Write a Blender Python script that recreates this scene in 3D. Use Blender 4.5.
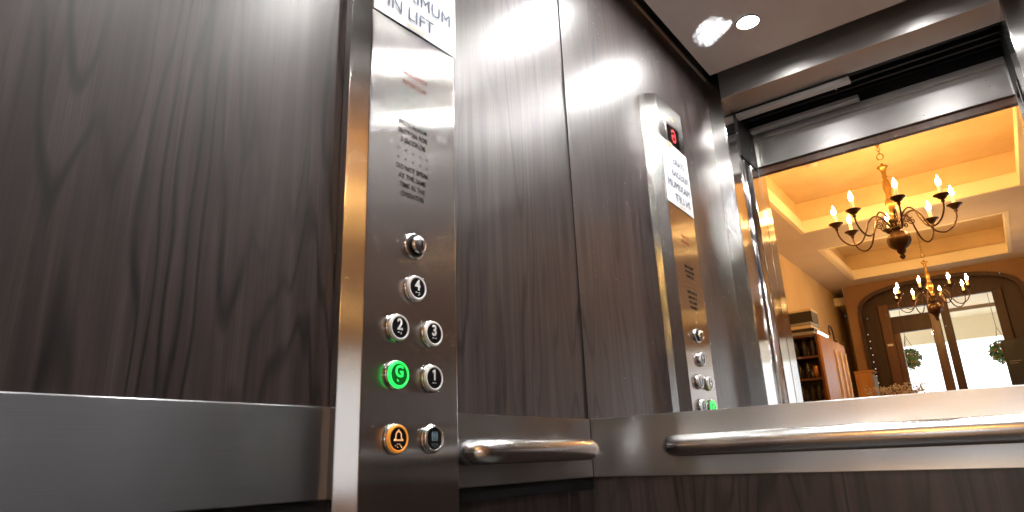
import bpy, bmesh, math, random
from mathutils import Vector, Matrix
random.seed(7)
PI = math.pi

# ------------------------------------------------------------------ clear
for o in list(bpy.data.objects):
    bpy.data.objects.remove(o, do_unlink=True)
SC = bpy.context.scene
COL = SC.collection

# ------------------------------------------------------------------ camera
cam_d = bpy.data.cameras.new('camera')
cam = bpy.data.objects.new('camera', cam_d)
COL.objects.link(cam)
yaw, pit, rol = .6414, .3054, -.0405
fw = Vector((-math.sin(yaw)*math.cos(pit), math.cos(yaw)*math.cos(pit), math.sin(pit)))
rt = Vector((math.cos(yaw), math.sin(yaw), 0))
up = rt.cross(fw)
r2 = rt*math.cos(rol)+up*math.sin(rol)
u2 = -rt*math.sin(rol)+up*math.cos(rol)
cam.matrix_world = Matrix(((r2.x, u2.x, -fw.x, 0.0), (r2.y, u2.y, -fw.y, 0.0), (r2.z, u2.z, -fw.z, .885), (0, 0, 0, 1)))
cam_d.sensor_width = 36
cam_d.lens = 36*650.76/1024
cam_d.clip_start = .01
SC.camera = cam

# ------------------------------------------------------------------ world, exposure, light levels
SC.view_settings.view_transform = 'Standard'
SC.view_settings.look = 'None'
SC.view_settings.gamma = 1
SC.view_settings.use_curve_mapping = False
SC.view_settings.exposure = 0.0
SC.cycles.use_denoising = True
SC.cycles.max_bounces = 14
SC.cycles.diffuse_bounces = 5
SC.cycles.glossy_bounces = 10
SC.cycles.sample_clamp_indirect = 0
SC.cycles.sample_clamp_direct = 0
SC.cycles.caustics_reflective = True
SC.cycles.blur_glossy = .15
DOWN_E = 520.0        # downlight lens radiance
BULB_E = 380.0        # candle bulb radiance
SKY_E = 3.2
w = bpy.data.worlds.new('daylight')
SC.world = w
w.use_nodes = True
w.node_tree.nodes['Background'].inputs[0].default_value = (.93, .97, 1, 1)
w.node_tree.nodes['Background'].inputs[1].default_value = SKY_E

# ------------------------------------------------------------------ materials
def sock(n, *names):
    for k in names:
        if k in n.inputs: return n.inputs[k]
def mat(name, col=(.5, .5, .5), rough=.5, metal=0., **k):
    m = bpy.data.materials.new(name); m.use_nodes = True
    b = m.node_tree.nodes['Principled BSDF']
    b.inputs['Base Color'].default_value = (*col, 1)
    b.inputs['Roughness'].default_value = rough
    b.inputs['Metallic'].default_value = metal
    if 'spec' in k: b.inputs['Specular IOR Level'].default_value = k['spec']
    if 'coat' in k:
        b.inputs['Coat Weight'].default_value = k['coat']; b.inputs['Coat Roughness'].default_value = k.get('coat_r', .2)
    if 'emit' in k:
        b.inputs['Emission Color'].default_value = (*k['emit'], 1); b.inputs['Emission Strength'].default_value = k['es']
    return m
class NT:
    def __init__(s, m): s.t = m.node_tree; s.b = s.t.nodes['Principled BSDF']
    def n(s, ty, **k):
        x = s.t.nodes.new(ty)
        for a, b in k.items(): setattr(x, a, b)
        return x
    def l(s, a, b): s.t.links.new(a, b)
    def mapping(s, scale, coord='Object', loc=(0, 0, 0)):
        c = s.n('ShaderNodeTexCoord'); mp = s.n('ShaderNodeMapping')
        mp.inputs['Scale'].default_value = scale; mp.inputs['Location'].default_value = loc
        s.l(c.outputs[coord], mp.inputs['Vector']); return mp.outputs[0]
    def noise(s, vec, scale=1., detail=3., rough=.5, dist=0.):
        x = s.n('ShaderNodeTexNoise'); x.inputs['Scale'].default_value = scale; x.inputs['Detail'].default_value = detail
        x.inputs['Roughness'].default_value = rough; x.inputs['Distortion'].default_value = dist
        s.l(vec, x.inputs['Vector']); return x.outputs[0]
    def math(s, op, a, b=None, c=None, clamp=False):
        x = s.n('ShaderNodeMath', operation=op); x.use_clamp = clamp
        for i, v in enumerate((a, b, c)):
            if v is None: continue
            if isinstance(v, (int, float)): x.inputs[i].default_value = v
            else: s.l(v, x.inputs[i])
        return x.outputs[0]
    def ramp(s, fac, stops):
        x = s.n('ShaderNodeValToRGB'); e = x.color_ramp.elements
        while len(e) < len(stops): e.new(.5)
        for i, (p, c) in enumerate(stops):
            e[i].position = p; e[i].color = (*c, 1) if len(c) == 3 else c
        s.l(fac, x.inputs[0]); return x.outputs[0]
    def mix(s, fac, a, b, blend='MIX'):
        x = s.n('ShaderNodeMix', data_type='RGBA', blend_type=blend)
        if isinstance(fac, (int, float)): x.inputs[0].default_value = fac
        else: s.l(fac, x.inputs[0])
        for i, v in ((6, a), (7, b)):
            if isinstance(v, tuple): x.inputs[i].default_value = (*v, 1)
            else: s.l(v, x.inputs[i])
        return x.outputs[2]
    def bump(s, h, strength=.1, dist=.001):
        x = s.n('ShaderNodeBump'); x.inputs['Strength'].default_value = strength; x.inputs['Distance'].default_value = dist
        s.l(h, x.inputs['Height']); s.l(x.outputs[0], s.b.inputs['Normal'])

def wood_laminate():
    m = mat('dark_wood_laminate', (.05, .04, .035), .3); t = NT(m)
    c = t.n('ShaderNodeTexCoord'); sp = t.n('ShaderNodeSeparateXYZ'); t.l(c.outputs['Object'], sp.inputs[0])
    h = t.math('ADD', sp.outputs[0], sp.outputs[1])
    cb = t.n('ShaderNodeCombineXYZ'); t.l(h, cb.inputs[0]); t.l(sp.outputs[2], cb.inputs[2])
    def mp(sc, loc=(0, 0, 0)):
        x = t.n('ShaderNodeMapping'); x.inputs['Scale'].default_value = sc; x.inputs['Location'].default_value = loc
        t.l(cb.outputs[0], x.inputs[0]); return x.outputs[0]
    big = t.noise(mp((6.2, 1, .62), (3.1, 0, 1.7)), 1., 3., .42, .25)
    f = t.math('FRACT', t.math('MULTIPLY', big, 19.))
    d = t.math('ABSOLUTE', t.math('SUBTRACT', f, .5))
    gate = t.noise(mp((9, 1, 1.4), (9, 0, 4)), 1., 2.)
    line = t.ramp(d, [(0., (1, 1, 1)), (.07, (.75, .75, .75)), (.19, (0, 0, 0))])
    line = t.math('MULTIPLY', line, t.math('MULTIPLY_ADD', gate, 3.6, -1.15, clamp=True), clamp=True)
    fine = t.noise(mp((420, 1, 5)), 1., 4., .6)
    mid = t.noise(mp((60, 1, 1.8), (2, 0, 0)), 1., 3., .55)
    base = t.ramp(mid, [(.3, (.034, .024, .0235)), (.5, (.062, .045, .043)), (.72, (.100, .075, .070))])
    base = t.mix(t.math('MULTIPLY', t.math('SUBTRACT', fine, .42, clamp=True), 2.2, clamp=True), base, (.026, .02, .02))
    base = t.mix(t.math('MULTIPLY', line, .92), base, (.008, .0065, .0065))
    t.l(base, t.b.inputs['Base Color'])
    t.l(t.math('MULTIPLY_ADD', mid, .12, .42), t.b.inputs['Roughness'])
    t.b.inputs['Specular IOR Level'].default_value = .25
    t.b.inputs['Coat Weight'].default_value = .72; t.b.inputs['Coat Roughness'].default_value = .31; t.b.inputs['Coat IOR'].default_value = 1.6
    t.bump(t.math('SUBTRACT', fine, line), .10, .0006)
    return m
def steel(name, tangent, rough=.30, an=.75, col=(.60, .585, .57), scratch=.02):
    m = mat(name, col, rough, 1.); t = NT(m)
    t.b.inputs['Anisotropic'].default_value = an
    if tangent == 'H':      # vertical brushing: highlights spread sideways
        g = t.n('ShaderNodeNewGeometry'); v = t.n('ShaderNodeVectorMath', operation='CROSS_PRODUCT')
        t.l(g.outputs['True Normal'], v.inputs[0]); v.inputs[1].default_value = (0.02, 0.03, 1); t.l(v.outputs[0], t.b.inputs['Tangent'])
        n = t.noise(t.mapping((900, 900, 7)), 1., 2.)
    else:
        v = t.n('ShaderNodeCombineXYZ'); v.inputs[2].default_value = 1; v.inputs[0].default_value = .02; t.l(v.outputs[0], t.b.inputs['Tangent'])
        n = t.noise(t.mapping((9, 9, 1100)), 1., 2.)
    t.l(t.math('MULTIPLY_ADD', n, scratch*2, rough-scratch), t.b.inputs['Roughness'])
    t.l(t.mix(n, tuple(c*.93 for c in col), tuple(min(1, c*1.07) for c in col)), t.b.inputs['Base Color'])
    return m
M = {}
M['wood'] = wood_laminate()
M['steelH'] = steel('stainless_brushed_upright', 'H', .20, 1.0)
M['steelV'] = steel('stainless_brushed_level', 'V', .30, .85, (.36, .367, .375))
M['steelR'] = steel('stainless_satin_reveal', 'H', .13, .95)
M['steelX'] = steel('stainless_back_band_lit', 'V', .33, .85, (.54, .545, .55))  # band steel copied lighter: brighter reflection on the back wall put into colour
M['steelW'] = steel('stainless_brushed_header', 'V', .42, .8, (.58, .56, .55))
M['polish'] = mat('polished_steel_tube', (.74, .73, .72), .22, 1.)
M['chrome'] = mat('chrome', (.8, .8, .8), .1, 1.)
M['ceil'] = mat('satin_ceiling_sheet', (.80, .76, .74), .42, .15)
M['black'] = mat('black_void_and_shadow', (.006, .006, .007), .6)
M['darkmetal'] = mat('dark_door_track', (.03, .03, .032), .35, .8)
M['btn'] = mat('black_button_face', (.008, .008, .009), .25)
M['white'] = mat('white_enamel', (.85, .85, .85), .4)
M['bluegrey'] = mat('dim_blue_mark', (.16, .24, .30), .4)
M['orange'] = mat('amber_ring', (.85, .33, .04), .35, emit=(1, .35, .03), es=.3)
M['amber'] = mat('amber_mark', (.9, .5, .25), .35, emit=(1, .45, .15), es=.35)
M['greenlit'] = mat('green_lit_ring', (.03, .5, .08), .3, emit=(.02, 1, .12), es=1.3)
M['greenface'] = mat('green_tinted_face', (.01, .08, .015), .25, emit=(.01, .5, .05), es=.12)
M['ink'] = mat('etched_black_ink', (.02, .02, .02), .9, spec=.1)
M['redink'] = mat('etched_red_ink', (.30, .07, .05), .9, spec=.1)
M['blueink'] = mat('printed_blue_grey_ink', (.07, .10, .17), .6)
M['paper'] = mat('white_paper', (.86, .87, .90), .6)
M['dispglass'] = mat('black_display_glass', (.01, .008, .008), .12)
M['redled'] = mat('red_led', (.8, .05, .05), .4, emit=(1, .06, .08), es=1.6)
M['lens'] = mat('downlight_lens', (1, 1, 1), .5, emit=(1, .98, .96), es=DOWN_E)
M['bulb'] = mat('candle_bulb_glass', (1, .8, .5), .3, emit=(1, .56, .18), es=BULB_E)
M['rubber'] = mat('black_rubber_seal', (.012, .012, .012), .5)
def floor_mat():
    m = mat('dark_speckled_vinyl', (.05, .05, .052), .45); t = NT(m)
    n = t.noise(t.mapping((160, 160, 160)), 1., 2.)
    t.l(t.ramp(n, [(.4, (.03, .03, .032)), (.62, (.06, .06, .062)), (.7, (.2, .2, .2))]), t.b.inputs['Base Color']); return m
M['carfloor'] = floor_mat()
def tile_mat():
    m = mat('beige_stone_tile', (.45, .35, .24), .3); t = NT(m)
    b = t.n('ShaderNodeTexBrick'); b.offset = 0
    t.l(t.mapping((2, 2, 2)), b.inputs['Vector']); b.inputs['Color1'].default_value = (.5, .40, .28, 1); b.inputs['Color2'].default_value = (.44, .35, .24, 1)
    b.inputs['Mortar'].default_value = (.2, .16, .12, 1); b.inputs['Mortar Size'].default_value = .012; b.inputs['Brick Width'].default_value = 1; b.inputs['Row Height'].default_value = 1
    t.l(b.outputs[0], t.b.inputs['Base Color']); return m
M['tile'] = tile_mat()
def plaster(name, a, b, sc=3.):
    m = mat(name, a, .75); t = NT(m)
    n = t.noise(t.mapping((sc, sc, sc)), 1., 5., .6)
    t.l(t.ramp(n, [(.35, a), (.7, b)]), t.b.inputs['Base Color']); t.bump(t.noise(t.mapping((60, 60, 60)), 1., 3.), .15, .002); return m
M['cream'] = plaster('ochre_painted_plaster', (.56, .40, .22), (.62, .46, .27))
M['ceilw'] = plaster('ivory_ceiling_paint', (.62, .52, .44), (.68, .58, .50))
M['recess'] = plaster('warm_ochre_coffer_paint', (.66, .50, .30), (.76, .60, .38))
M['coving'] = mat('pale_coving_paint', (.88, .78, .60), .5)
def wood2(name, a, b, rough=.35):
    m = mat(name, a, rough); t = NT(m)
    n = t.noise(t.mapping((28, 28, 1.8)), 1., 4., .6, .6)
    t.l(t.ramp(n, [(.3, a), (.7, b)]), t.b.inputs['Base Color']); return m
M['mahog'] = wood2('dark_mahogany', (.028, .009, .005), (.065, .022, .010), .5)
M['mahogl'] = wood2('red_brown_mahogany', (.09, .034, .016), (.16, .065, .028))
M['oak'] = wood2('honey_oak', (.42, .18, .045), (.58, .28, .085))
M['bronze'] = mat('aged_dark_bronze', (.10, .055, .03), .38, .85)
M['brass'] = mat('antique_brass', (.42, .25, .09), .35, .9)
M['candle'] = mat('ivory_candle_sleeve', (.85, .72, .50), .45, emit=(1, .62, .25), es=.8)
M['lace'] = mat('dark_glass', (.02, .02, .02), .05)
M['leaf'] = mat('green_foliage', (.07, .20, .04), .6)
M['leafy'] = mat('yellow_and_red_blooms', (.45, .22, .06), .6)
M['dry'] = mat('dried_white_flowers', (.62, .56, .48), .8)
M['porch'] = mat('cream_porch_paint', (.80, .70, .50), .7)
M['pave'] = mat('pale_paving', (.62, .60, .56), .8)
M['cases'] = mat('dark_leather_case', (.03, .022, .02), .45)
M['creamcard'] = mat('cream_card', (.70, .58, .42), .6)
M['greycard'] = mat('grey_card', (.30, .30, .30), .6)
M['screen'] = mat('black_plastic', (.012, .014, .018), .4)

# ------------------------------------------------------------------ geometry helpers
def finish(name, bm, m, parent=None, smooth=False, bevel=0, seg=2):
    me = bpy.data.meshes.new(name)
    bmesh.ops.remove_doubles(bm, verts=bm.verts, dist=1e-6)
    bmesh.ops.recalc_face_normals(bm, faces=bm.faces)
    bm.to_mesh(me); bm.free()
    ms = m if isinstance(m, (list, tuple)) else [m]
    for x in ms: me.materials.append(x)
    if smooth:
        for p in me.polygons: p.use_smooth = True
    o = bpy.data.objects.new(name, me); COL.objects.link(o)
    if parent is not None: o.parent = parent
    if bevel:
        b = o.modifiers.new('bevel', 'BEVEL'); b.width = bevel; b.segments = seg; b.limit_method = 'ANGLE'
    return o
def box(bm, x0, x1, y0, y1, z0, z1):
    v = [bm.verts.new(p) for p in ((x0, y0, z0), (x1, y0, z0), (x1, y1, z0), (x0, y1, z0), (x0, y0, z1), (x1, y0, z1), (x1, y1, z1), (x0, y1, z1))]
    for f in ((0, 1, 2, 3), (7, 6, 5, 4), (0, 4, 5, 1), (1, 5, 6, 2), (2, 6, 7, 3), (3, 7, 4, 0)):
        bm.faces.new([v[i] for i in f])
def B(*boxes):
    bm = bmesh.new()
    for b in boxes: box(bm, *b)
    return bm
def prism(bm, prof, z0, z1):
    a = [bm.verts.new((x, y, z0)) for x, y in prof]; b = [bm.verts.new((x, y, z1)) for x, y in prof]
    n = len(prof)
    bm.faces.new(a); bm.faces.new(b[::-1])
    for i in range(n): bm.faces.new((a[i], a[(i+1) % n], b[(i+1) % n], b[i]))
def lathe(bm, prof, seg=20, c=(0, 0, 0), flute=0, loop=False):
    rings = []
    for r, z in prof:
        ring = []
        for k in range(seg):
            a = 2*PI*k/seg; rr = r*(1+flute*math.cos(8*a)) if r > .03 else r
            ring.append(bm.verts.new((c[0]+rr*math.cos(a), c[1]+rr*math.sin(a), c[2]+z)))
        rings.append(ring)
    for a, b in zip(rings, rings[1:]):
        for k in range(seg): bm.faces.new((a[k], a[(k+1) % seg], b[(k+1) % seg], b[k]))
    if loop:
        a, b = rings[-1], rings[0]
        for k in range(seg): bm.faces.new((a[k], a[(k+1) % seg], b[(k+1) % seg], b[k]))
    else:
        bm.faces.new(rings[0]); bm.faces.new(rings[-1][::-1])
def tube(bm, pts, r, seg=8, closed=False, caps=True):
    pts = [Vector(p) for p in pts]; n = len(pts); rings = []
    ref = None
    for i, p in enumerate(pts):
        a = pts[(i-1) % n] if closed else pts[max(i-1, 0)]; b = pts[(i+1) % n] if closed else pts[min(i+1, n-1)]
        t = (b-a).normalized()
        if ref is None:
            ref = Vector((0, 0, 1)) if abs(t.z) < .9 else Vector((1, 0, 0))
        ref = (ref-t*ref.dot(t)).normalized(); s = t.cross(ref)
        rad = r[i] if isinstance(r, (list, tuple)) else r
        rings.append([bm.verts.new(p+ref*rad*math.cos(2*PI*k/seg)+s*rad*math.sin(2*PI*k/seg)) for k in range(seg)])
    for i in range(n if closed else n-1):
        a, b = rings[i], rings[(i+1) % n]
        for k in range(seg): bm.faces.new((a[k], a[(k+1) % seg], b[(k+1) % seg], b[k]))
    if not closed and caps: bm.faces.new(rings[0][::-1]); bm.faces.new(rings[-1])
def smooth_path(pts, n=6):
    P = [Vector(p) for p in pts]; out = []
    for i in range(len(P)-1):
        p0 = P[max(i-1, 0)]; p1 = P[i]; p2 = P[i+1]; p3 = P[min(i+2, len(P)-1)]
        for k in range(n):
            t = k/n
            out.append(.5*((2*p1)+(-p0+p2)*t+(2*p0-5*p1+4*p2-p3)*t*t+(-p0+3*p1-3*p2+p3)*t**3))
    out.append(P[-1]); return out
def empty(name, loc, parent=None):
    o = bpy.data.objects.new(name, None); o.location = loc; o.empty_display_size = .05; COL.objects.link(o)
    if parent is not None: o.parent = parent
    return o
def tag(o, label, cat, group=None, kind=None):
    o['label'] = label; o['category'] = cat
    if group: o['group'] = group
    if kind: o['kind'] = kind
    return o
def struct(name, bm, m, **k):
    o = finish(name, bm, m, **k); o['kind'] = 'structure'; return o
def copy_tree(o, parent=None):
    c = o.copy(); COL.objects.link(c)
    if parent is not None: c.parent = parent
    for ch in list(o.children): copy_tree(ch, c)
    return c
def text_mesh(name, body, size, extrude, m, parent, loc, align='CENTER', spacing=1., bold=0., xs=1., basis=None, kind=None):
    """flat lettering on the x = const wall, read by someone looking towards -x"""
    cu = bpy.data.curves.new('t', 'FONT'); cu.body = body; cu.size = size; cu.extrude = extrude; cu.align_x = align
    cu.space_character = spacing; cu.offset = bold; cu.resolution_u = 3
    o = bpy.data.objects.new('t', cu); COL.objects.link(o)
    dg = bpy.context.evaluated_depsgraph_get(); dg.update()
    me = bpy.data.meshes.new_from_object(o.evaluated_get(dg)); bpy.data.objects.remove(o, do_unlink=True)
    R = basis or Matrix(((0, 0, 1, 0), (1, 0, 0, 0), (0, 1, 0, 0), (0, 0, 0, 1)))
    me.transform(Matrix.Translation(loc) @ R @ Matrix.Diagonal((xs, 1, 1, 1)))
    me.materials.clear(); me.materials.append(m); me.name = name
    t = bpy.data.objects.new(name, me); COL.objects.link(t); t.parent = parent
    return t

# ------------------------------------------------------------------ the lift car: dimensions
XL, XR = -.72, .275          # side walls
YB, YF = 1.2066, .119        # mirror wall, front wall
XJ, XK = -.6575, .2123       # opening jambs
ZB0, ZB1 = .848, .962        # steel band
ZC = 2.243                   # ceiling sheet underside
ZH = 2.173                   # car header underside
TOP = 2.62

struct('floor', B((XL-.03, XR+.03, -.31, YB+.03, -.05, 0)), M['carfloor'])
struct('wall_left', B((XL-.03, XL, YF-.02, YB+.03, 0, TOP)), M['wood'])
struct('wall_right', B((XR, XR+.03, YF-.02, YB+.03, 0, TOP)), M['wood'])
struct('wall_back', B((XL, XR, YB, YB+.03, 0, TOP)), M['wood'])
# black recess above the ceiling sheet
struct('trim_7', B((XL, XR, YF, YB, TOP-.02, TOP)), M['black'])
# steel band round the car, standing a little proud of the laminate
struct('trim_1', B((XL, XL+.006, YF, YB-.004, ZB0, ZB1)), M['steelV'], bevel=.0018)
struct('trim_2', B((XL+.006, XR-.006, YB-.004, YB, ZB0, ZB1)), M['steelX'], bevel=.0012)
struct('trim_3', B((XR-.006, XR, YF, YB-.004, ZB0, ZB1)), M['steelV'], bevel=.0018)
# shadow of band and handrail on the left wall, painted as a black strip
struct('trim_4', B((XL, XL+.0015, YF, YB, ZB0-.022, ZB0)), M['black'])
# thin joint in the corner
struct('trim_5', B((XL, XL+.003, YB-.003, YB, ZB1, TOP-.02)), M['rubber'])
struct('trim_6', B((XR-.003, XR, YB-.003, YB, ZB1, TOP-.02)), M['rubber'])

# front return panels and header
fr = M['steelH']
struct('wall_front', B((XL-.03, -.6676, -.02, YF, 0, TOP), (.2156, XR+.03, -.02, YF, 0, TOP)), fr, bevel=.002)
struct('trim_19', B((-.6676, -.6662, -.02, YF-.003, 0, 2.189), (.2142, .2156, -.02, YF-.003, 0, 2.189)), M['steelR'])
struct('trim_17', B((-.6676, .2156, -.02, YF, 2.190, TOP)), M['steelW'], bevel=.002)

# ceiling sheet with four downlights
tag_c = struct('ceiling', B((-.665, XR-.055, .222, YB-.012, ZC, ZC+.012)), M['ceil'], bevel=.002)
struct('trim_8', B((XL, XL+.008, YF, YB, 2.290, 2.300)), M['steelW'])

dl = empty('downlight', (-.446, .453, ZC))
bm = bmesh.new(); lathe(bm, [(.034, .0), (.040, .0), (.041, -.004), (.034, -.005)], 32, loop=True); finish('bezel', bm, M['chrome'], dl, smooth=True)
bm = bmesh.new(); lathe(bm, [(.033, -.0005), (.033, -.0028), (.020, -.0042), (.001, -.0046)], 28); finish('lens', bm, M['lens'], dl, smooth=True)
dls = [dl]
for x, y in ((.001, .453), (-.446, .908), (.001, .908)):
    c = copy_tree(dl); c.location = (x, y, ZC); dls.append(c)
for o, s in zip(dls, ('lit round downlight in the lift ceiling, nearest the door and the button panel',
                      'lit round downlight in the lift ceiling, door end, opposite the button panel',
                      'lit round downlight in the lift ceiling, near the mirror above the button panel side',
                      'lit round downlight in the lift ceiling, mirror end, opposite the button panel')):
    tag(o, s, 'ceiling light', 'downlights in the lift ceiling')

# ------------------------------------------------------------------ mirror
def mirror_mat():
    m = mat('silvered_mirror_glass', (.95, .955, .95), 0., 1.); t = NT(m)
    c = t.n('ShaderNodeTexCoord')
    v = t.n('ShaderNodeTexVoronoi'); v.inputs['Scale'].default_value = 85; t.l(c.outputs['Object'], v.inputs['Vector'])
    pick = t.math('GREATER_THAN', t.noise(c.outputs['Object'], 9., 4.), .52)
    dot = t.math('LESS_THAN', v.outputs['Distance'], .075)
    r = t.n('ShaderNodeSeparateColor'); t.l(v.outputs['Color'], r.inputs[0])
    dot = t.math('MULTIPLY', t.math('MULTIPLY', dot, pick), t.math('GREATER_THAN', r.outputs[0], .45))
    # a smeared finger mark high on the glass
    sx, sz = MARK
    sp = t.n('ShaderNodeSeparateXYZ'); t.l(c.outputs['Object'], sp.inputs[0])
    dx = t.math('MULTIPLY', t.math('SUBTRACT', sp.outputs[0], sx), 1/.050); dz = t.math('MULTIPLY', t.math('SUBTRACT', sp.outputs[2], sz), 1/.040)
    d = t.math('ADD', t.math('MULTIPLY', dx, dx), t.math('MULTIPLY', dz, dz))
    nn = t.noise(c.outputs['Object'], 130., 5., .7)
    sm = t.math('MULTIPLY', t.math('MULTIPLY', t.math('SUBTRACT', 1.5, t.math('ADD', d, t.math('MULTIPLY', t.noise(c.outputs['Object'], 38., 4., .6), 1.6)), clamp=True), 1.6, clamp=True), t.math('MULTIPLY_ADD', nn, 3., -.9, clamp=True), clamp=True)
    gl = t.n('ShaderNodeBsdfGlossy'); gl.inputs['Roughness'].default_value = .34; gl.inputs['Color'].default_value = (.9, .93, .97, 1)
    df = t.n('ShaderNodeBsdfDiffuse'); df.inputs['Color'].default_value = (.8, .84, .88, 1)
    m1 = t.n('ShaderNodeMixShader'); t.l(t.math('MULTIPLY', dot, .65), m1.inputs[0]); t.l(t.b.outputs[0], m1.inputs[1]); t.l(df.outputs[0], m1.inputs[2])
    m2 = t.n('ShaderNodeMixShader'); t.l(t.math('MULTIPLY', sm, .75), m2.inputs[0]); t.l(m1.outputs[0], m2.inputs[1]); t.l(gl.outputs[0], m2.inputs[2])
    out = [n for n in t.t.nodes if n.type == 'OUTPUT_MATERIAL'][0]
    t.l(m2.outputs[0], out.inputs[0]); return m
MARK = (-.350, 1.735)
M['mirror'] = mirror_mat()
mr = finish('wall_mirror', B((XL+.003, XR-.003, YB-.0035, YB-.0005, ZB1, TOP-.03)), M['mirror'])
tag(mr, 'large frameless mirror covering the back wall of the lift above the steel band', 'mirror')

# ------------------------------------------------------------------ handrails
def rail(p0, p1, nrm, r=.0195, off=.055, ins=.03):
    p0 = Vector(p0); p1 = Vector(p1); d = (p1-p0).normalized(); n = Vector(nrm)
    root = empty('handrail', tuple((p0+p1)/2))
    L = (p1-p0).length/2
    pts = []
    for s in (-1, 1):
        seq = []
        for k in range(7):
            a = PI/2*k/6
            seq.append(d*s*(L-ins+ins*math.cos(a)) + n*(off-ins+ins*math.sin(a)))
        if s == -1: pts += [d*s*L+n*.004]+seq
        else: pts += seq[::-1]+[d*s*L+n*.004]
    bm = bmesh.new(); tube(bm, pts, r, 28); finish('rail_tube', bm, M['polish'], root, smooth=True)
    return root
h1 = rail((XL+.006, .802, .901), (XL+.006, 1.120, .901), (1, 0, 0))
tag(h1, 'short polished steel handrail on the steel band beside the button panel', 'handrail')
h2 = rail((-.522, YB-.004, .901), (XR-.10, YB-.004, .901), (0, -1, 0))
tag(h2, 'long polished steel handrail on the steel band under the mirror', 'handrail')

# ------------------------------------------------------------------ control panel
X0 = -.674
cop = empty('control_panel', (XL, .658, .70)); CO = Vector((XL, .658, .70))
tag(cop, 'tall stainless lift button panel with slanted edges on the wood wall', 'button panel')
def L(x, y, z): return Vector((x, y, z))-CO
prof = [(XL-.0+.0005-XL, .548-.658), (.0195, .545-.658), (.046, .5643-.658), (.046, .7505-.658), (.0195, .771-.658), (.0005, .774-.658)]
bm = bmesh.new(); prism(bm, prof, -.15, 1.228)
finish('housing', bm, M['steelH'], cop, bevel=.0016)
def rot_x(bm):   # lathe axis z -> +x
    bmesh.ops.rotate(bm, verts=bm.verts, cent=(0, 0, 0), matrix=Matrix.Rotation(PI/2, 3, 'Y'))
def disc(prof, seg=36):
    bm = bmesh.new(); lathe(bm, prof, seg); rot_x(bm); return bm
def button(y, z, ringm, facem, mark, markm, label):
    b = finish('button', disc([(.0205, 0), (.0205, .0035), (.0195, .0052), (.0165, .0060), (.0165, .0052), (.001, .0052)]), M['chrome'], cop, smooth=True)
    b.location = L(X0, y, z); b['label'] = label
    for p in b.data.polygons: p.use_smooth = True
    rg = finish('ring', disc([(.0148, .0050), (.0148, .0092), (.0160, .0100), (.0178, .0096), (.0186, .0080), (.0186, .0050)]), ringm, b, smooth=True)
    fc = finish('button_face', disc([(.0150, .0052), (.0150, .0090), (.001, .0092)]), facem, b)
    if mark in ('bell', 'fan'):
        bm = bmesh.new()
        if mark == 'bell':
            pr = [(-.0085, -.003), (-.0085, -.0012), (-.006, .001), (-.0055, .0065), (-.003, .0095), (-.0012, .0102), (-.001, .0118), (.001, .0118), (.0012, .0102), (.003, .0095), (.0055, .0065), (.006, .001), (.0085, -.0012), (.0085, -.003)]
            inn = [(-.0045, -.0012), (-.0040, .006), (-.002, .0082), (.002, .0082), (.0040, .006), (.0045, -.0012)]
            def ex(pl, x0, x1):
                a = [bm.verts.new((x0, y_, z_)) for y_, z_ in pl]; c = [bm.verts.new((x1, y_, z_)) for y_, z_ in pl]; n = len(pl)
                bm.faces.new(a); bm.faces.new(c[::-1])
                for i in range(n): bm.faces.new((a[i], a[(i+1) % n], c[(i+1) % n], c[i]))
            # outline bell: left half, right half, bridge
            lh = [(-.0085, -.003), (-.0085, -.0012), (-.006, .001), (-.0055, .0065), (-.003, .0095), (-.0012, .0104), (0, .0106), (0, .0082), (-.002, .0080), (-.0036, .006), (-.0042, -.0008), (0, -.0008), (0, -.003)]
            ex(lh, .0092, .0096); ex([(-a, b_) for a, b_ in lh], .0092, .0096)
            ex([(-.001, .0106), (-.001, .0122), (.001, .0122), (.001, .0106)], .0092, .0096)
        else:
            for s in (-1, 0, 1):
                y0 = s*.0042
                a = [(.0092, y0-.0011, -.003), (.0092, y0+.0011, -.003), (.0092, y0+.0016+abs(s)*.0006, .005), (.0092, y0+.0004, .010), (.0092, y0-.0004, .010), (.0092, y0-.0016-abs(s)*.0006, .005)]
                v0 = [bm.verts.new(p) for p in a]; v1 = [bm.verts.new((.0096, p[1], p[2])) for p in a]
                bm.faces.new(v0); bm.faces.new(v1[::-1])
                for i in range(6): bm.faces.new((v0[i], v0[(i+1) % 6], v1[(i+1) % 6], v1[i]))
        finish('symbol', bm, markm, b)
    else:
        if mark == '1':
            bn = bmesh.new(); pl_ = [(-.0012, -.0030), (.0018, -.0030), (.0018, .0122), (-.0008, .0122), (-.0046, .0092), (-.0036, .0072), (-.0012, .0088)]
            a_ = [bn.verts.new((.0091, y_, z_)) for y_, z_ in pl_]; c_ = [bn.verts.new((.0097, y_, z_)) for y_, z_ in pl_]
            bn.faces.new(a_); bn.faces.new(c_[::-1])
            for i_ in range(7): bn.faces.new((a_[i_], a_[(i_+1) % 7], c_[(i_+1) % 7], c_[i_]))
            finish('numeral', bn, markm, b)
        else: text_mesh('numeral', mark, .0222, .0003, markm, b, (.0094, 0, -.0030), bold=.0006, xs=.95)
    bm = bmesh.new()
    pats = {'4': ((0, 0), (1, 0), (3, 0), (4, 0), (4, 1), (3, 2)), '3': ((0, 0), (1, 0), (3, 0), (4, 0)), '2': ((0, 0), (1, 0), (3, 0), (3, 1)), '1': ((0, 0), (1, 0), (3, 0)), 'G': ((0, 0), (1, 1), (0, 1)), 'bell': ((-1, 1), (1, 0), (1, 2), (3, 0), (4, 1), (5, 2)), 'fan': ((-1, 0), (0, 1), (2, 0), (2, 2), (4, 0), (5, 1))}[mark]
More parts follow.
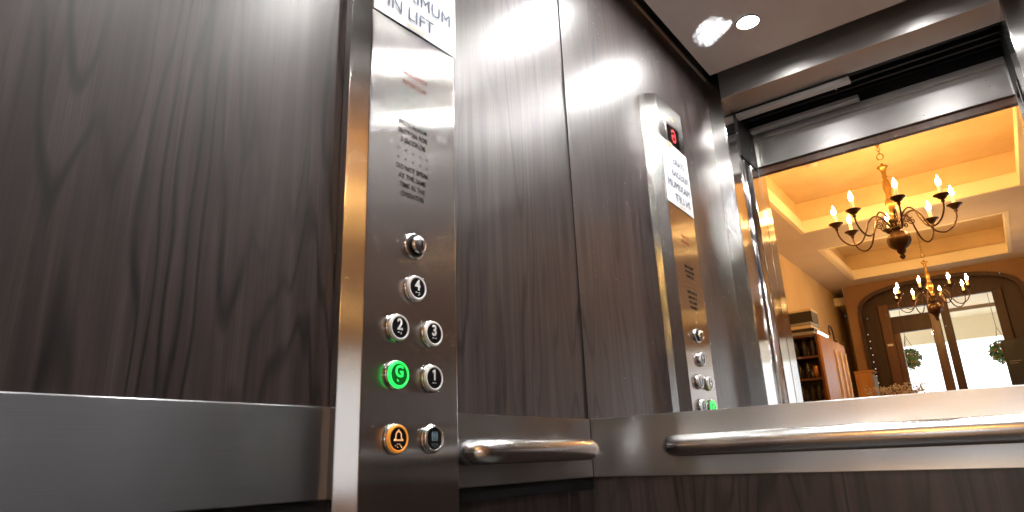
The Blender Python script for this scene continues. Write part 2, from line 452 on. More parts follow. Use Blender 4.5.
    for a, c in pats:
        y_, z_ = -.0036+a*.0018, -.0070-c*.0019
        box(bm, .0091, .0100, y_-.0006, y_+.0006, z_-.0006, z_+.0006)
    finish('braille', bm, markm, b)
    return b
YC1, YC2, YC3 = .622, .6908, .656
Z1, Z2, Z4, ZK, ZA = 1.0042, 1.0696, 1.1329, 1.1988, .9195
button(YC2, Z1, M['white'], M['btn'], '1', M['white'], 'round black button marked 1 with a white ring')
button(YC1, Z2, M['white'], M['btn'], '2', M['white'], 'round black button marked 2 with a white ring')
button(YC2, Z2, M['white'], M['btn'], '3', M['white'], 'round black button marked 3 with a white ring')
button(YC3, Z4, M['white'], M['btn'], '4', M['white'], 'round black button marked 4 with a white ring')
button(YC1, Z1, M['greenlit'], M['greenface'], 'G', M['greenlit'], 'round button marked G, lit bright green')
button(YC1, ZA, M['orange'], M['btn'], 'bell', M['amber'], 'round alarm button with an orange ring and bell symbol')
button(YC2, ZA, M['chrome'], M['btn'], 'fan', M['bluegrey'], 'round black button with a dim grey fan symbol')
# key switch
ks = finish('key_switch', disc([(.0205, 0), (.0205, .003), (.0185, .005), (.0165, .005), (.0165, .004), (.001, .004)]), M['chrome'], cop, smooth=True)
ks.location = L(X0, YC3, ZK); ks['label'] = 'chrome key switch above the floor buttons'
finish('rubber_ring', disc([(.0140, .004), (.0140, .007), (.0160, .008), (.0168, .006), (.0168, .004)]), M['rubber'], ks, smooth=True)
finish('barrel', disc([(.0138, .0045), (.0138, .012), (.0125, .0155), (.009, .0175), (.004, .0182), (.001, .0183)]), M['chrome'], ks, smooth=True)
finish('keyhole', B((.0179, .0188, -.0009, .0009, -.0055, .0055)), M['btn'], ks)
# engraved lettering
def lines(name, rows, z, size, pitch, m, yc=.653, xs=1., lab=None):
    bm = bmesh.new()
    objs = []
    for i, s in enumerate(rows):
        t = text_mesh(name, s, size, .0001, m, cop, L(X0+.0003, yc, z-i*pitch), xs=xs, bold=.00004)
        objs.append(t)
    # one mesh per text block
    me = objs[0].data; bm = bmesh.new()
    for o in objs: bm.from_mesh(o.data)
    bm.to_mesh(me); bm.free()
    for o in objs[1:]: bpy.data.objects.remove(o, do_unlink=True)
    if lab: objs[0]['label'] = lab
    return objs[0]
lines('engraved_lettering', ['EMERGENCY', 'INTERCOM'], 1.487, .0105, .0175, M['redink'], yc=.655, lab='two lines of red engraved lettering')
lines('engraved_lettering', ['PRESS ALARM', 'BUTTON FOR', '3 SECONDS'], 1.394, .0118, .0145, M['ink'], yc=.653, xs=.86)
lines('engraved_lettering', ['DO NOT SPEAK', 'AT THE SAME', 'TIME AS THE', 'OPERATOR'], 1.318, .0118, .0145, M['ink'], yc=.653, xs=.82)
def holes(name, ys, zs, skip=()):
    bm = bmesh.new()
    for i, y in enumerate(ys):
        for j, z in enumerate(zs):
            if (i, j) in skip: continue
            c = L(X0+.0002, y, z)
            vs = [bm.verts.new((c.x, c.y+.0016*math.cos(2*PI*k/10), c.z+.0016*math.sin(2*PI*k/10))) for k in range(10)]
            bm.faces.new(vs)
    o = finish(name, bm, M['btn'], cop)
    o['kind'] = 'stuff' if False else 'part'; del o['kind']
    return o
holes('speaker_grille', [.637, .653, .669], [1.455, 1.439, 1.423, 1.407])
holes('speaker_grille', [.6225, .638, .6535, .669, .6845], [1.352, 1.337])
# display
o = finish('display_surround', B((X0-XL+.0001, X0-XL+.002, .604-.658, .703-.658, 1.783-.7, 1.857-.7)), M['chrome'], cop, bevel=.001)
o = finish('floor_display', B((X0-XL+.0021, X0-XL+.003, .613-.658, .692-.658, 1.793-.7, 1.848-.7)), M['dispglass'], cop)
bm = bmesh.new()
pat = ["01110", "10001", "10000", "10111", "10001", "10001", "01110"]
for r_, row in enumerate(pat):
    for c_, ch in enumerate(row):
        if ch == '1':
            y = .638-.658+c_*.0058; z = 1.840-.7-r_*.0062
            box(bm, X0-XL+.0031, X0-XL+.0036, y, y+.0048, z-.0052, z)
e = finish('lit_segments', bm, M['redled'], o); e['label'] = 'glowing red letter on the display'
o = finish('maker_mark', B((X0-XL+.0001, X0-XL+.0006, .632-.658, .668-.658, 1.878-.7, 1.884-.7), (X0-XL+.0001, X0-XL+.0006, .640-.658, .646-.658, 1.884-.7, 1.889-.7)), M['amber'], cop)
o['label'] = 'small orange mark above the display'

# paper notice
pn = empty('paper_notice', (X0+.0020, .663, 1.57))
tag(pn, 'white paper notice reading MAXIMUM IN LIFT stuck over the top of the button panel', 'notice')
bm = bmesh.new()
gx, gz = 8, 8
vs = {}
for i in range(gx+1):
    for j in range(gz+1):
        u, v_ = i/gx, j/gz
        y = -.098+.190*u; z = .003+.006*u+v_*(.206)
        vs[i, j] = bm.verts.new((.0005*math.sin(u*3.1)+.0004*math.sin(v_*3.1), y, z))
for i in range(gx):
    for j in range(gz): bm.faces.new((vs[i, j], vs[i+1, j], vs[i+1, j+1], vs[i, j+1]))
sh = finish('sheet', bm, M['paper'], pn)
sm = sh.modifiers.new('t', 'SOLIDIFY'); sm.thickness = .0004
for i, (s, sz, z) in enumerate((('STAIRS', .030, 1.722), ('PERSONS', .030, 1.681), ('MAXIMUM', .0345, 1.640), ('IN LIFT', .0345, 1.600))):
    text_mesh('printed_word', s, sz, .0001, M['blueink'], pn, (.0024, (-.003 if i == 2 else -.020), z-1.577), bold=.0, xs=(1.0 if i == 2 else 1.0))
finish('tape', B((.002, .0023, .013, .05, .200, .214)), M['creamcard'], pn)
finish('tape', B((.0024, .0027, -.03, .012, .0095, .0135)), M['creamcard'], pn)

# ------------------------------------------------------------------ doorway between the car and the lobby
# overhead door gear above the threshold
og = empty('overhead_door_track', (0, -.12, ZH))
tag(og, 'black overhead sliding door track with steel cover strips above the lift entrance', 'door track')
OX = (XJ-.02, XK+.02)
def ob(name, m, *bs, bevel=0):
    return finish(name, B(*[(b[0], b[1], b[2]+.12, b[3]+.12, b[4]-ZH, b[5]-ZH) for b in bs]), m, og, bevel=bevel)
ob('backing', M['black'], (OX[0], OX[1], -.262, -.021, 2.30, 2.31))
ob('rail', M['darkmetal'], (OX[0], OX[1], -.075, -.062, 2.21, 2.24))
ob('rail', M['darkmetal'], (OX[0], OX[1], -.110, -.098, 2.20, 2.215))
ob('rail', M['darkmetal'], (OX[0], OX[1], -.160, -.146, 2.20, 2.23))
ob('rail', M['darkmetal'], (OX[0], OX[1], -.215, -.205, 2.21, 2.24))
ob('cover_strip', M['steelW'], (OX[0], -.243, -.060, -.024, ZH-.004, ZH+.012), bevel=.001)
ob('cover_strip', M['steelW'], (OX[0], -.243, -.226, -.190, ZH-.004, ZH+.012), bevel=.001)
# landing header plate and lining
struct('trim_9', B((OX[0], OX[1], -.284, -.268, 2.037, 2.182)), M['steelW'], bevel=.002)
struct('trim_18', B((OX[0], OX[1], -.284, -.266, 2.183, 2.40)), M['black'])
struct('trim_10', B((OX[0], OX[1], -.268, -.252, 2.155, 2.183)), M['steelW'], bevel=.002)
struct('trim_11', B((XJ-.0, XK+.0, -.31, -.284, 2.008, 2.40)), M['mahogl'])
# landing side linings
struct('trim_12', B((XJ-.12, XJ, -.31, -.215, 0, 2.40)), M['steelR'], bevel=.002)
struct('trim_13', B((XK, XK+.12, -.31, -.215, 0, 2.40)), M['steelR'], bevel=.002)
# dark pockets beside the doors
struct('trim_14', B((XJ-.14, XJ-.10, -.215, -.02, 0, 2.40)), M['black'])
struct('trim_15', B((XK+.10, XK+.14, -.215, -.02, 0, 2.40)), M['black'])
def door_panel(y0, y1, xe, side, lab):
    r = empty('sliding_door_panel', (xe, (y0+y1)/2, 0))
    s = -1 if side == 'l' else 1
    a, b = sorted((s*.095, s*.004)); 
    finish('leaf', B((a, b, y0-(y0+y1)/2, y1-(y0+y1)/2, .01, 1.985)), M['steelR'], r, bevel=.0015)
    bm = bmesh.new()
    for q in (-.010, 0, .010): tube(bm, [(s*.003, q, .012), (s*.003, q, 1.98)], .0042, 10)
    finish('edge_strip', bm, M['chrome'], r, smooth=True)
    return tag(r, lab, 'sliding door', 'sliding lift doors slid open')
door_panel(-.060, -.028, XJ+.003, 'l', 'steel car door parked open in the left of the mirrored lift entrance, with ribbed bright edge')
door_panel(-.108, -.076, XJ-.004, 'l', 'steel landing door parked open behind the ribbed-edge car door in the mirrored lift entrance')
door_panel(-.060, -.028, XK-.001, 'r', 'steel car door edge at the right jamb of the mirrored lift entrance')
struct('trim_16', B((XJ-.1, XJ-.001, -.214, -.112, 0, 1.99)), M['steelR'], bevel=.002)
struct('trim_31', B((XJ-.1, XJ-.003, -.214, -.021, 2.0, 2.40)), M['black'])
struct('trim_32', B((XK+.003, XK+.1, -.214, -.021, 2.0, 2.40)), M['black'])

# ------------------------------------------------------------------ lobby shell
LX0, LX1, LY0, LY1, LZ = -1.62, 2.3, -6.42, -.31, 2.8
struct('floor_lobby', B((LX0-.1, LX1+.1, LY0-.3, LY1, -.06, -.002)), M['tile'])
struct('wall_lobby_left', B((LX0-.1, LX0, -7.3, LY1, 0, 3.2), (LX0, -1.45, -7.3, -7.2, 0, 3.2), (-1.48, -1.45, -7.2, LY0-.12, 0, 3.2)), M['cream'])
struct('wall_lobby_right', B((LX1, LX1+.1, LY0-.1, LY1, 0, 3.2)), M['cream'])
struct('wall_lobby_lift', B((LX0, XJ-.14, LY1, LY1+.1, 0, 3.2), (XK+.14, LX1, LY1, LY1+.1, 0, 3.2), (XJ-.14, XK+.14, LY1, LY1+.02, 2.10, 3.2)), M['cream'])
# ceiling with two coffers: boxes round the openings
CA = (-1.25, .37, -3.80, -1.95); CB = (-1.26, .25, -6.08, -4.52)
zt = 3.10
cb = B((LX0, CA[0], LY0, LY1, LZ, LZ+.03), (CA[1], LX1, LY0, LY1, LZ, LZ+.03),
       (CA[0], CA[1], CA[3], LY1, LZ, LZ+.03), (CA[0], CA[1], CB[3], CA[2], LZ, LZ+.03), (CA[0], CA[1], LY0, CB[2], LZ, LZ+.03), (LX0, -1.48, -7.2, LY0, LZ, LZ+.03), (CB[1], CA[1], CB[2], CB[3], LZ, LZ+.03))
struct('ceiling_lobby', cb, M['ceilw'])
def coffer(i, c, e):
    x0, x1, y0, y1 = c; t = .03
    # pale coving lip
    struct('trim_%d' % (20+i), B((x0-t, x0+.005, y0-t, y1+t, LZ-.003, LZ+.11), (x1-.005, x1+t, y0-t, y1+t, LZ-.003, LZ+.11), (x0+.005, x1-.005, y0-t, y0+.005, LZ-.003, LZ+.11), (x0+.005, x1-.005, y1-.005, y1+t, LZ-.003, LZ+.11)), M['coving'])
    struct('ceiling_recess_%d' % i, B((x0-e-t, x0-e, y0-e, y1+e, LZ+.11, zt), (x1+e, x1+e+t, y0-e, y1+e, LZ+.11, zt), (x0-e, x1+e, y0-e-t, y0-e, LZ+.11, zt), (x0-e, x1+e, y1+e, y1+e+t, LZ+.11, zt),
                                       (x0-e, x1+e, y0-e, y1+e, zt, zt+.03), (x0-e, x0-t-.001, y0-e, y1+e, LZ+.06, LZ+.109), (x1+t+.001, x1+e, y0-e, y1+e, LZ+.06, LZ+.109), (x0-t-.001, x1+t+.001, y0-e, y0-t-.001, LZ+.06, LZ+.109), (x0-t-.001, x1+t+.001, y1+t+.001, y1+e, LZ+.06, LZ+.109)), M['recess'])
coffer(1, CA, .032); coffer(2, CB, .05)

# ------------------------------------------------------------------ chandeliers
def chandelier(loc, th0, scale, ztop, label):
    """local origin at the level of the flames"""
    ch = empty('chandelier', loc); ch.scale = (scale,)*3
    tag(ch, label, 'chandelier', 'brass candle chandeliers in the lobby')
    col = [(.004, -.29), (.022, -.285), (.030, -.272), (.022, -.262), (.045, -.25), (.020, -.23), (.020, -.17), (.040, -.15), (.046, -.13), (.030, -.11), (.020, -.09), (.028, -.06), (.044, -.03), (.050, .0), (.040, .03), (.022, .055), (.030, .065), (.022, .075), (.032, .11), (.036, .14), (.028, .18), (.016, .205), (.026, .215), (.018, .228), (.020, .26), (.030, .285), (.050, .298), (.046, .304), (.012, .312), (.010, .33)]
    bm = bmesh.new(); lathe(bm, [(r*.8, z-.02) for r, z in col[8:]], 20); finish('turned_column', bm, M['brass'], ch, smooth=True)
    bm = bmesh.new()
    pr = [(.006, -.45), (.016, -.44), (.020, -.428), (.012, -.415), (.026, -.40), (.030, -.388)]
    for k in range(9):
        a = -PI/2+.35+k*(PI-.5)/8; pr.append((.070*math.cos(a)+.006, -.305+.075*math.sin(a)))
    pr += [(.034, -.222), (.045, -.212), (.030, -.200), (.028, -.165), (.040, -.155), (.030, -.145)]
    lathe(bm, pr, 32, flute=.05); finish('ball', bm, M['bronze'], ch, smooth=True)
    bm = bmesh.new()
    tube(bm, [(.022*math.cos(a), 0, .34+.026+.026*math.sin(a)) for a in [2*PI*k/14 for k in range(14)]], .0045, 6, closed=True)
    z = .40; i = 0
    while z*scale+loc[2] < ztop-.01:
        pts = [(.010*math.cos(a)*(1 if i % 2 else 0), .010*math.cos(a)*(0 if i % 2 else 1), z+.018*math.sin(a)) for a in [2*PI*k/10 for k in range(10)]]
        tube(bm, pts, .0028, 5, closed=True); z += .028; i += 1
    finish('chain', bm, M['brass'], ch, smooth=True)
    bm = bmesh.new(); zr = (ztop-loc[2])/scale
    lathe(bm, [(.006, zr-.03), (.012, zr-.025), (.016, zr-.008), (.018, zr)], 20); finish('ceiling_rose', bm, M['brass'], ch, smooth=True)
    R_ = .385
    path = smooth_path([(.030, -.205), (.055, -.16), (.085, -.112), (.130, -.098), (.170, -.135), (.195, -.20), (.235, -.272), (.290, -.295), (.345, -.265), (.378, -.205), (R_, -.150)], 5)
    scroll = [(.105+.028*(1-k/22)*math.cos(k*.55+1.2), -.175+.028*(1-k/22)*math.sin(k*.55+1.2)) for k in range(20)]
    def rotz(me_o, a): me_o.rotation_euler = (0, 0, a)
    arm0 = None
    for k in range(8):
        a = th0+k*PI/4
        if arm0 is None:
            bm = bmesh.new(); tube(bm, [(p[0], 0, p[1]) for p in path], .0062, 8); tube(bm, [(p[0], 0, p[1]) for p in scroll], .0042, 6)
            arm0 = finish('arm', bm, M['bronze'], ch, smooth=True)
            bm = bmesh.new(); lathe(bm, [(.006, -.165), (.014, -.150), (.010, -.142), (.020, -.135), (.034, -.118), (.050, -.108), (.052, -.104), (.030, -.108), (.014, -.112), (.012, -.10)], 22)
            s = finish('drip_pan', bm, M['bronze'], arm0, smooth=True); s.location = (R_, 0, 0)
            bm = bmesh.new(); lathe(bm, [(.0125, -.108), (.0125, -.04), (.010, -.034)], 14); s = finish('candle_sleeve', bm, M['candle'], arm0, smooth=True); s.location = (R_, 0, 0)
            bm = bmesh.new(); lathe(bm, [(.007, -.034), (.012, -.026), (.0155, -.012), (.0145, .002), (.008, .020), (.003, .034), (.0006, .042)], 10); s = finish('flame_bulb', bm, M['bulb'], arm0, smooth=True); s.location = (R_, 0, 0)
            rotz(arm0, a)
        else:
            c = copy_tree(arm0, ch); rotz(c, a)
    return ch
chandelier((-.445, -2.921, 2.621), -.208, 1.0, zt, 'large bronze chandelier with eight candle bulbs, hung nearest the lift')
chandelier((-.445, -4.871, 2.352), .186, .79, zt, 'smaller looking chandelier hung farther away, in front of the arched entrance')
# small ceiling rose of a smoke detector in the first coffer
bm = bmesh.new(); lathe(bm, [(.03, -.03), (.045, -.022), (.05, 0)], 20)
sd = finish('smoke_detector', bm, M['ceilw'], smooth=True); sd.location = (-.93, -2.95, zt)
tag(sd, 'small round detector on the coffered ceiling left of the large chandelier', 'smoke detector')

# ------------------------------------------------------------------ arched entrance at the far end
AX, AW = -.51, .83            # arch centre and half width
AY = LY0
def arch_pts(w, z0, rise, n=18):
    return [(AX+w*math.cos(PI-PI*k/n), z0+rise*math.sin(PI*k/n)**.50 if 0 < k < n else z0) for k in range(n+1)]
def plate(bm, outer, inner, y0, y1):
    n = len(outer)
    def V(p, y): return bm.verts.new((p[0], y, p[1]))
    a = [V(p, y0) for p in outer]; b = [V(p, y0) for p in inner]; c = [V(p, y1) for p in outer]; d = [V(p, y1) for p in inner]
    for i in range(n-1):
        bm.faces.new((a[i], a[i+1], b[i+1], b[i])); bm.faces.new((c[i+1], c[i], d[i], d[i+1]))
        bm.faces.new((a[i+1], a[i], c[i], c[i+1])); bm.faces.new((b[i], b[i+1], d[i+1], d[i]))
    bm.faces.new((a[0], b[0], d[0], c[0])); bm.faces.new((b[-1], a[-1], c[-1], d[-1]))
ar = arch_pts(AW, 2.34, .41)
# end wall with arched opening
bm = bmesh.new()
outer = [(-1.45, 0)]+[(-1.45, 3.2)]+[(p[0], 3.2) for p in ar]+[(.85, 3.2), (.85, 0)]
inner = [(ar[0][0], 0), (ar[0][0], 2.30)]+ar+[(ar[-1][0], 2.30), (ar[-1][0], 0)]
plate(bm, outer, inner, AY-.12, AY)
WX0, WX1, WZ0, WZ1 = .90, 2.22, .55, 2.34
for b_ in ((.85, LX1, AY-.12, AY, 0, WZ0), (.85, LX1, AY-.12, AY, WZ1, 3.2), (.85, WX0, AY-.12, AY, WZ0, WZ1), (WX1, LX1, AY-.12, AY, WZ0, WZ1)): box(bm, *b_)
M['brownwall'] = plaster('brown_painted_plaster', (.26, .14, .07), (.32, .18, .09))
struct('wall_lobby_end', bm, M['brownwall'])
struct('window_1', B((WX0, WX1, AY-.09, AY-.04, WZ0, WZ0+.06), (WX0, WX1, AY-.09, AY-.04, WZ1-.06, WZ1), (WX0, WX0+.06, AY-.09, AY-.04, WZ0+.06, WZ1-.06), (WX1-.06, WX1, AY-.09, AY-.04, WZ0+.06, WZ1-.06)), M['mahogl'])
ent = empty('trim_30', (AX, AY-.2, 0)); ent['kind'] = 'structure'
def E_(name, bm, m, **k):
    bmesh.ops.translate(bm, verts=bm.verts, vec=(-AX, -(AY-.2), 0)); o = finish(name, bm, m, ent, **k); return o
def wf(pts): return [(pts[0][0], 0)]+pts+[(pts[-1][0], 0)]
bm = bmesh.new(); plate(bm, wf(ar), wf(arch_pts(AW-.04, 2.32, .39)), AY-.02, AY+.03); E_('arch_casing', bm, M['mahog'])
# dark panelled head between the arch and the door frame, and side panels
AZ = AY-.14
bm = bmesh.new(); plate(bm, wf(arch_pts(AW+.06, 2.36, .52)), wf([(AX-.62+1.24*k/18, 2.50) for k in range(19)]), AZ-.05, AZ)
E_('arch_panel', bm, M['mahog'])
# posts, rails
bm = B((-1.13, -1.02, AZ-.04, AZ+.05, 0, 2.52)); E_('post', bm, M['mahogl'], bevel=.006)
bm = B((-.625, -.53, AZ-.05, AZ+.04, 0, 2.50)); E_('post', bm, M['mahogl'], bevel=.006)
bm = B((-.505, -.42, AZ-.07, AZ+.02, 0, 2.52)); E_('post', bm, M['mahog'], bevel=.006)
bm = B((.015, .11, AZ-.04, AZ+.05, 0, 2.52)); E_('post', bm, M['mahog'], bevel=.006)
bm = B((-1.02, -.625, AZ-.04, AZ+.03, 2.17, 2.365)); E_('transom_rail', bm, M['mahog'], bevel=.004)
bm = B((-1.02, -.42, AZ-.05, AZ+.04, 2.455, 2.52)); E_('transom_rail', bm, M['mahog'], bevel=.004)
bm = B((-.42, .015, AZ-.03, AZ+.01, 2.335, 2.375)); E_('transom_rail', bm, M['greycard'], bevel=.004)
bm = B((-1.02, -.955, AZ-.03, AZ+.02, 0, 2.17)); E_('stile', bm, M['mahogl'], bevel=.004)
bm = B((.28, .33, AZ-.03, AZ+.03, 0, 2.30)); E_('post', bm, M['mahogl'], bevel=.004)
bm = B((.11, .28, AZ-.03, AZ+.03, 0, 1.20)); E_('side_panel', bm, M['mahog'], bevel=.004)
def glassm():
    m = bpy.data.materials.new('clear_glass'); m.use_nodes = True; t = m.node_tree
    for n in list(t.nodes):
        if n.type != 'OUTPUT_MATERIAL': t.nodes.remove(n)
    o = [n for n in t.nodes if n.type == 'OUTPUT_MATERIAL'][0]
    tr = t.nodes.new('ShaderNodeBsdfTransparent'); gl = t.nodes.new('ShaderNodeBsdfGlossy'); gl.inputs['Roughness'].default_value = .02
    mx = t.nodes.new('ShaderNodeMixShader'); mx.inputs[0].default_value = .06
    t.links.new(tr.outputs[0], mx.inputs[1]); t.links.new(gl.outputs[0], mx.inputs[2]); t.links.new(mx.outputs[0], o.inputs[0]); return m
M['glass'] = glassm()
E_('glass_pane', B((-.955, -.625, AZ-.006, AZ, .25, 2.17)), M['glass'])
E_('glass_pane', B((-1.02, -.53, AZ-.006, AZ, 2.365, 2.455)), M['glass'])
E_('glass_pane', B((-.42, .015, AZ-.006, AZ, 2.375, 2.50)), M['glass'])
E_('glass_pane', B((.11, .28, AZ-.006, AZ, 1.20, 2.26)), M['glass'])
# porch outside
struct('floor_porch', B((-5, 5, -14, AZ-.1, -.08, -.02)), M['pave'])
struct('ceiling_porch', B((-3, 2.5, -8.9, AY-.22, 2.62, 2.72)), M['porch'])
struct('wall_porch', B((-3, 2.5, -9.0, -8.9, 2.30, 2.72)), M['porch'])

# hanging flower baskets outside
def basket(x, y, z, lab):
    r = empty('hanging_basket', (x, y, z)); tag(r, lab, 'hanging basket', 'hanging flower baskets outside the entrance')
    rnd = random.Random(int(abs(x)*100))
    bm = bmesh.new()
    for k in range(520):
        d = Vector((rnd.gauss(0, 1), rnd.gauss(0, 1), rnd.gauss(0, 1))).normalized()*rnd.uniform(.09, .14)
        a = Vector((rnd.gauss(0, 1), rnd.gauss(0, 1), rnd.gauss(0, 1))).normalized(); b = a.cross(d).normalized()
        q_ = .05
        vs = [bm.verts.new(d+a*q_*.5*i_+b*q_*.5*j_) for i_, j_ in ((-1, 0), (0, -.6), (1, 0), (0, .6))]
        f_ = bm.faces.new(vs); f_.material_index = 1 if k % 5 == 0 else 0
    fo = finish('foliage', bm, [M['leaf'], M['leafy']], r); fo['kind'] = 'stuff'
    bm = bmesh.new(); lathe(bm, [(.01, -.085), (.05, -.08), (.075, -.05), (.08, -.02)], 16); finish('bowl', bm, M['mahog'], r, smooth=True)
    bm = bmesh.new()
    for k in range(3):
        a = 2*PI*k/3; tube(bm, [(.12*math.cos(a), .12*math.sin(a), -.02), (0, 0, .3)], .003, 5)
    tube(bm, [(0, 0, .3), (0, 0, 2.62-z)], .003, 5)
    finish('hanging_wire', bm, M['darkmetal'], r)
basket(-.99, -7.3, 1.93, 'round hanging flower basket seen through the left glass door')
basket(-.03, -7.3, 1.90, 'round hanging flower basket at the right edge of the open doorway')

# string of small lights down the left jamb of the arch
st = empty('light_string', (AX-AW+.075, AY+.04, 1.2)); tag(st, 'string of small white lights down the left side of the arch', 'string lights')
bm = bmesh.new(); tube(bm, [(0, 0, -.1), (.004, 0, .4), (-.003, 0, .8), (.0, 0, 1.2)], .003, 5); finish('cable', bm, M['rubber'], st)
bm = bmesh.new(); bmesh.ops.create_icosphere(bm, subdivisions=1, radius=.0065)
m_ = mat('tiny_white_light', (1, 1, 1), .4, emit=(1, .95, .85), es=1.0)
b0 = finish('tiny_bulb', bm, m_, st, smooth=True); b0.location = (0, .006, .15)
for k in range(1, 11):
    c = b0.copy(); COL.objects.link(c); c.location = (.004*math.sin(k*3), .006, .15+k*.082)
pl = finish('door_plaque', B((-1.105, -1.045, AZ+.051, AZ+.058, 2.02, 2.045)), mat('white_plastic', (.8, .8, .8), .4))
tag(pl, 'tiny white plaque on the left post of the arched entrance', 'plaque')

# ------------------------------------------------------------------ furniture along the left lobby wall
SX0, SX1, SY0, SY1, SH = LX0, LX0+.28, -4.30, -4.00, 1.90
r = empty('display_shelves', (SX0, SY1, 0)); tag(r, 'honey oak display shelves crowded with bottles and jars by the left lobby wall', 'shelves')
finish('frame', B((0, .02, SY0-SY1, 0, 0, SH), (.26, .28, SY0-SY1, 0, 0, SH), (.02, .26, SY0-SY1, SY0-SY1+.012, 0, SH)), M['mahogl'], r, bevel=.002)
finish('side_board', B((.2805, .30, -1.05, 0, 0, SH-.01)), M['oak'], r, bevel=.002)
for yb in (-.55, -.78, -.98): finish('batten', B((.3005, .315, yb-.018, yb+.018, .3, SH-.10)), M['coving'], r, bevel=.002)
finish('strip_light', B((.285, .300, -.38, -.02, SH, SH+.018)), mat('lit_shelf_strip', (1, 1, 1), .4, emit=(1, .82, .6), es=4.), r)['label'] = 'glowing strip light'
SHZ = (.25, .62, .88, 1.08, 1.28, 1.48, 1.68)
for z in SHZ+(SH-.025,):
    finish('shelf', B((.02, .26, SY0-SY1+.012, 0, z, z+.02)), M['mahogl'], r, bevel=.002)
def bottle_mesh(kind):
    bm = bmesh.new()
    if kind == 0: lathe(bm, [(.020, 0), (.024, .01), (.024, .085), (.020, .11), (.009, .13), (.008, .155), (.010, .16)], 14)
    elif kind == 1: lathe(bm, [(.020, 0), (.032, .02), (.034, .06), (.022, .09), (.013, .10), (.020, .115)], 14)
    else: lathe(bm, [(.028, 0), (.028, .085), (.025, .095), (.025, .11)], 14)
    return bm
names = ['bottle', 'vase', 'jar']
bm_m = [mat('green_brown_bottle_glass', (.03, .025, .015), .08), mat('pale_glaze', (.5, .45, .38), .3), mat('copper_tin', (.45, .2, .08), .3, .6)]
rr_ = random.Random(3)
protos = {}
words = {1.08: 'lowest shelf in view', 1.28: 'third shelf from the top', 1.48: 'second shelf from the top', 1.68: 'top shelf'}
for z in (1.08, 1.28, 1.48, 1.68):
    for rown, yy in (('front', SY1-.06), ('back', SY1-.19)):
        for k in range(3):
            kd = rr_.choice((0, 0, 1, 2, 0))
            if kd not in protos: protos[kd] = o = finish(names[kd], bottle_mesh(kd), bm_m[kd], smooth=True)
            else: o = protos[kd].copy(); COL.objects.link(o)
            o.location = (SX0+.064+k*.074+rr_.uniform(-.004, .004), yy+rr_.uniform(-.02, .02), z+.0205)
            o['category'] = names[kd]
            o['label'] = {0: 'slim dark glass bottle', 1: 'pale rounded vase', 2: 'copper coloured tin jar'}[kd]+' in the '+rown+' row on the '+words[z]
            o['group'] = {0: 'bottles', 1: 'vases', 2: 'jars'}[kd]+' in the '+rown+' row on the '+words[z]
# things on top of the shelves
def top_thing(name, label, cat, loc, dims, m, lidm=None):
    r = empty(name, loc); tag(r, label, cat)
    dx, dy, dz = dims
    finish('body', B((-dx/2, dx/2, -dy/2, dy/2, 0, dz*.8)), m, r, bevel=.004)
    finish('lid', B((-dx/2-.004, dx/2+.004, -dy/2-.004, dy/2+.004, dz*.8, dz)), lidm or m, r, bevel=.004)
    return r
top_thing('leather_case', 'dark leather case with a pale front lying on the oak display shelves', 'case', (SX0+.135, -4.15, 2.016), (.25, .24, .125), M['cases'], M['creamcard'])
for k in range(4):
    r = finish('magazine', B((-.11, .11, -.13, .13, 0, .0275)), [M['greycard'], M['cases'], M['creamcard'], M['greycard']][k], bevel=.002)
    r.location = (SX0+.135+.01*(k % 2), -4.15, 1.9005+k*.0285); r.rotation_euler = (0, 0, .06*(k-1.5))
    tag(r, ['grey magazine lying at the bottom of the stack on the oak display shelves', 'dark magazine second from the bottom of the stack on the oak shelves', 'cream magazine third from the bottom of the stack on the oak shelves', 'grey magazine at the top of the stack under the leather case'][k], 'magazine', 'magazines stacked on the display shelves')
bm = bmesh.new(); tube(bm, smooth_path([(0, -.09, 0), (0, -.08, .09), (0, -.02, .15), (0, .05, .14), (0, .075, .09), (0, .05, .06)], 5), .008, 8)
lathe(bm, [(.03, 0), (.03, .012), (.012, .018)], 16, c=(0, -.09, 0))
o = finish('curled_ornament', bm, M['bronze'], smooth=True); o.location = (SX0+.289, -4.60, 1.8905)
tag(o, 'dark curled metal ornament standing on the oak display shelves', 'ornament')
# tall wooden cupboard
r = empty('wooden_cupboard', (-1.35, -6.15, 0)); tag(r, 'honey coloured wooden cupboard beside the arched entrance', 'cupboard')
finish('body', B((-.09, .08, -.14, .12, 0, 1.70)), M['oak'], r, bevel=.004)
finish('door', B((.0802, .098, -.13, .11, .05, 1.67)), M['greycard'], r, bevel=.003)
finish('top', B((-.095, .105, -.145, .125, 1.7005, 1.72)), M['oak'], r, bevel=.003)
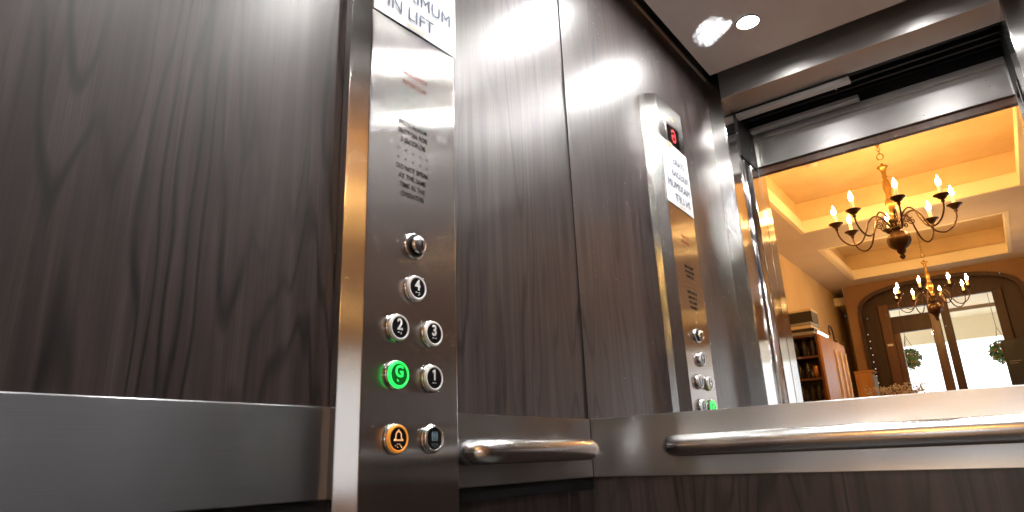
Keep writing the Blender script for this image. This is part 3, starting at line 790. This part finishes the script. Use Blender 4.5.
# dried flowers in a vase on a round table
tb = empty('side_table', (-1.02, -5.75, 0)); tag(tb, 'dark wooden side table holding the dried flowers before the arched entrance', 'table')
bm = bmesh.new(); lathe(bm, [(.26, .95), (.27, .965), (.27, .98), (.26, .99)], 28); finish('tabletop', bm, M['mahogl'], tb, smooth=True)
bm = bmesh.new(); lathe(bm, [(.2, 0), (.2, .02), (.05, .06), (.03, .2), (.045, .5), (.03, .8), (.08, .949)], 20); finish('pedestal', bm, M['mahogl'], tb, smooth=True)
bm = bmesh.new(); lathe(bm, [(.05, 0), (.08, .06), (.075, .16), (.04, .22), (.05, .25)], 20); vz = finish('flower_vase', bm, M['creamcard'], smooth=True); vz.location = (-1.02, -5.75, .9905)
tag(vz, 'pale vase standing on the dark side table', 'vase')
df = empty('dried_flowers', (-1.02, -5.75, 1.30)); tag(df, 'bunch of whitish dried flowers at the bottom edge of the mirror before the arch', 'dried flowers')
rf = random.Random(5); bm = bmesh.new(); bm2 = bmesh.new()
for k in range(60):
    a = rf.uniform(0, 2*PI); sp_ = rf.uniform(.05, .30); hh = rf.uniform(.08, .22)*(1-.4*sp_)
    tip = Vector((sp_*math.cos(a), sp_*math.sin(a), hh)); tube(bm, [(0, 0, -.06), tip*.5+Vector((0, 0, .03)), tip], .0018, 4)
    for q in range(7):
        c = tip+Vector((rf.gauss(0, .014), rf.gauss(0, .014), rf.gauss(0, .014)))
        bmesh.ops.create_icosphere(bm2, subdivisions=1, radius=rf.uniform(.005, .011), matrix=Matrix.Translation(c))
finish('stems', bm, M['oak'], df); finish('blooms', bm2, M['dry'], df, smooth=True)
# black board / screen at the right
sc = empty('display_screen', (.09, -6.0, 0)); tag(sc, 'black flat screen on a stand at the right of the arched entrance', 'screen')
finish('casing', B((-.11, .36, -.03, .0, 1.40, 1.885)), M['screen'], sc, bevel=.006)
finish('stand', B((.10, .15, -.028, -.004, .02, 1.3995), (-.02, .27, -.16, .14, 0, .02)), M['screen'], sc, bevel=.003)
finish('caption', B((-.08, .02, .0005, .0012, 1.66, 1.666), (-.08, -.01, .0005, .0012, 1.64, 1.645)), M['greycard'], sc)
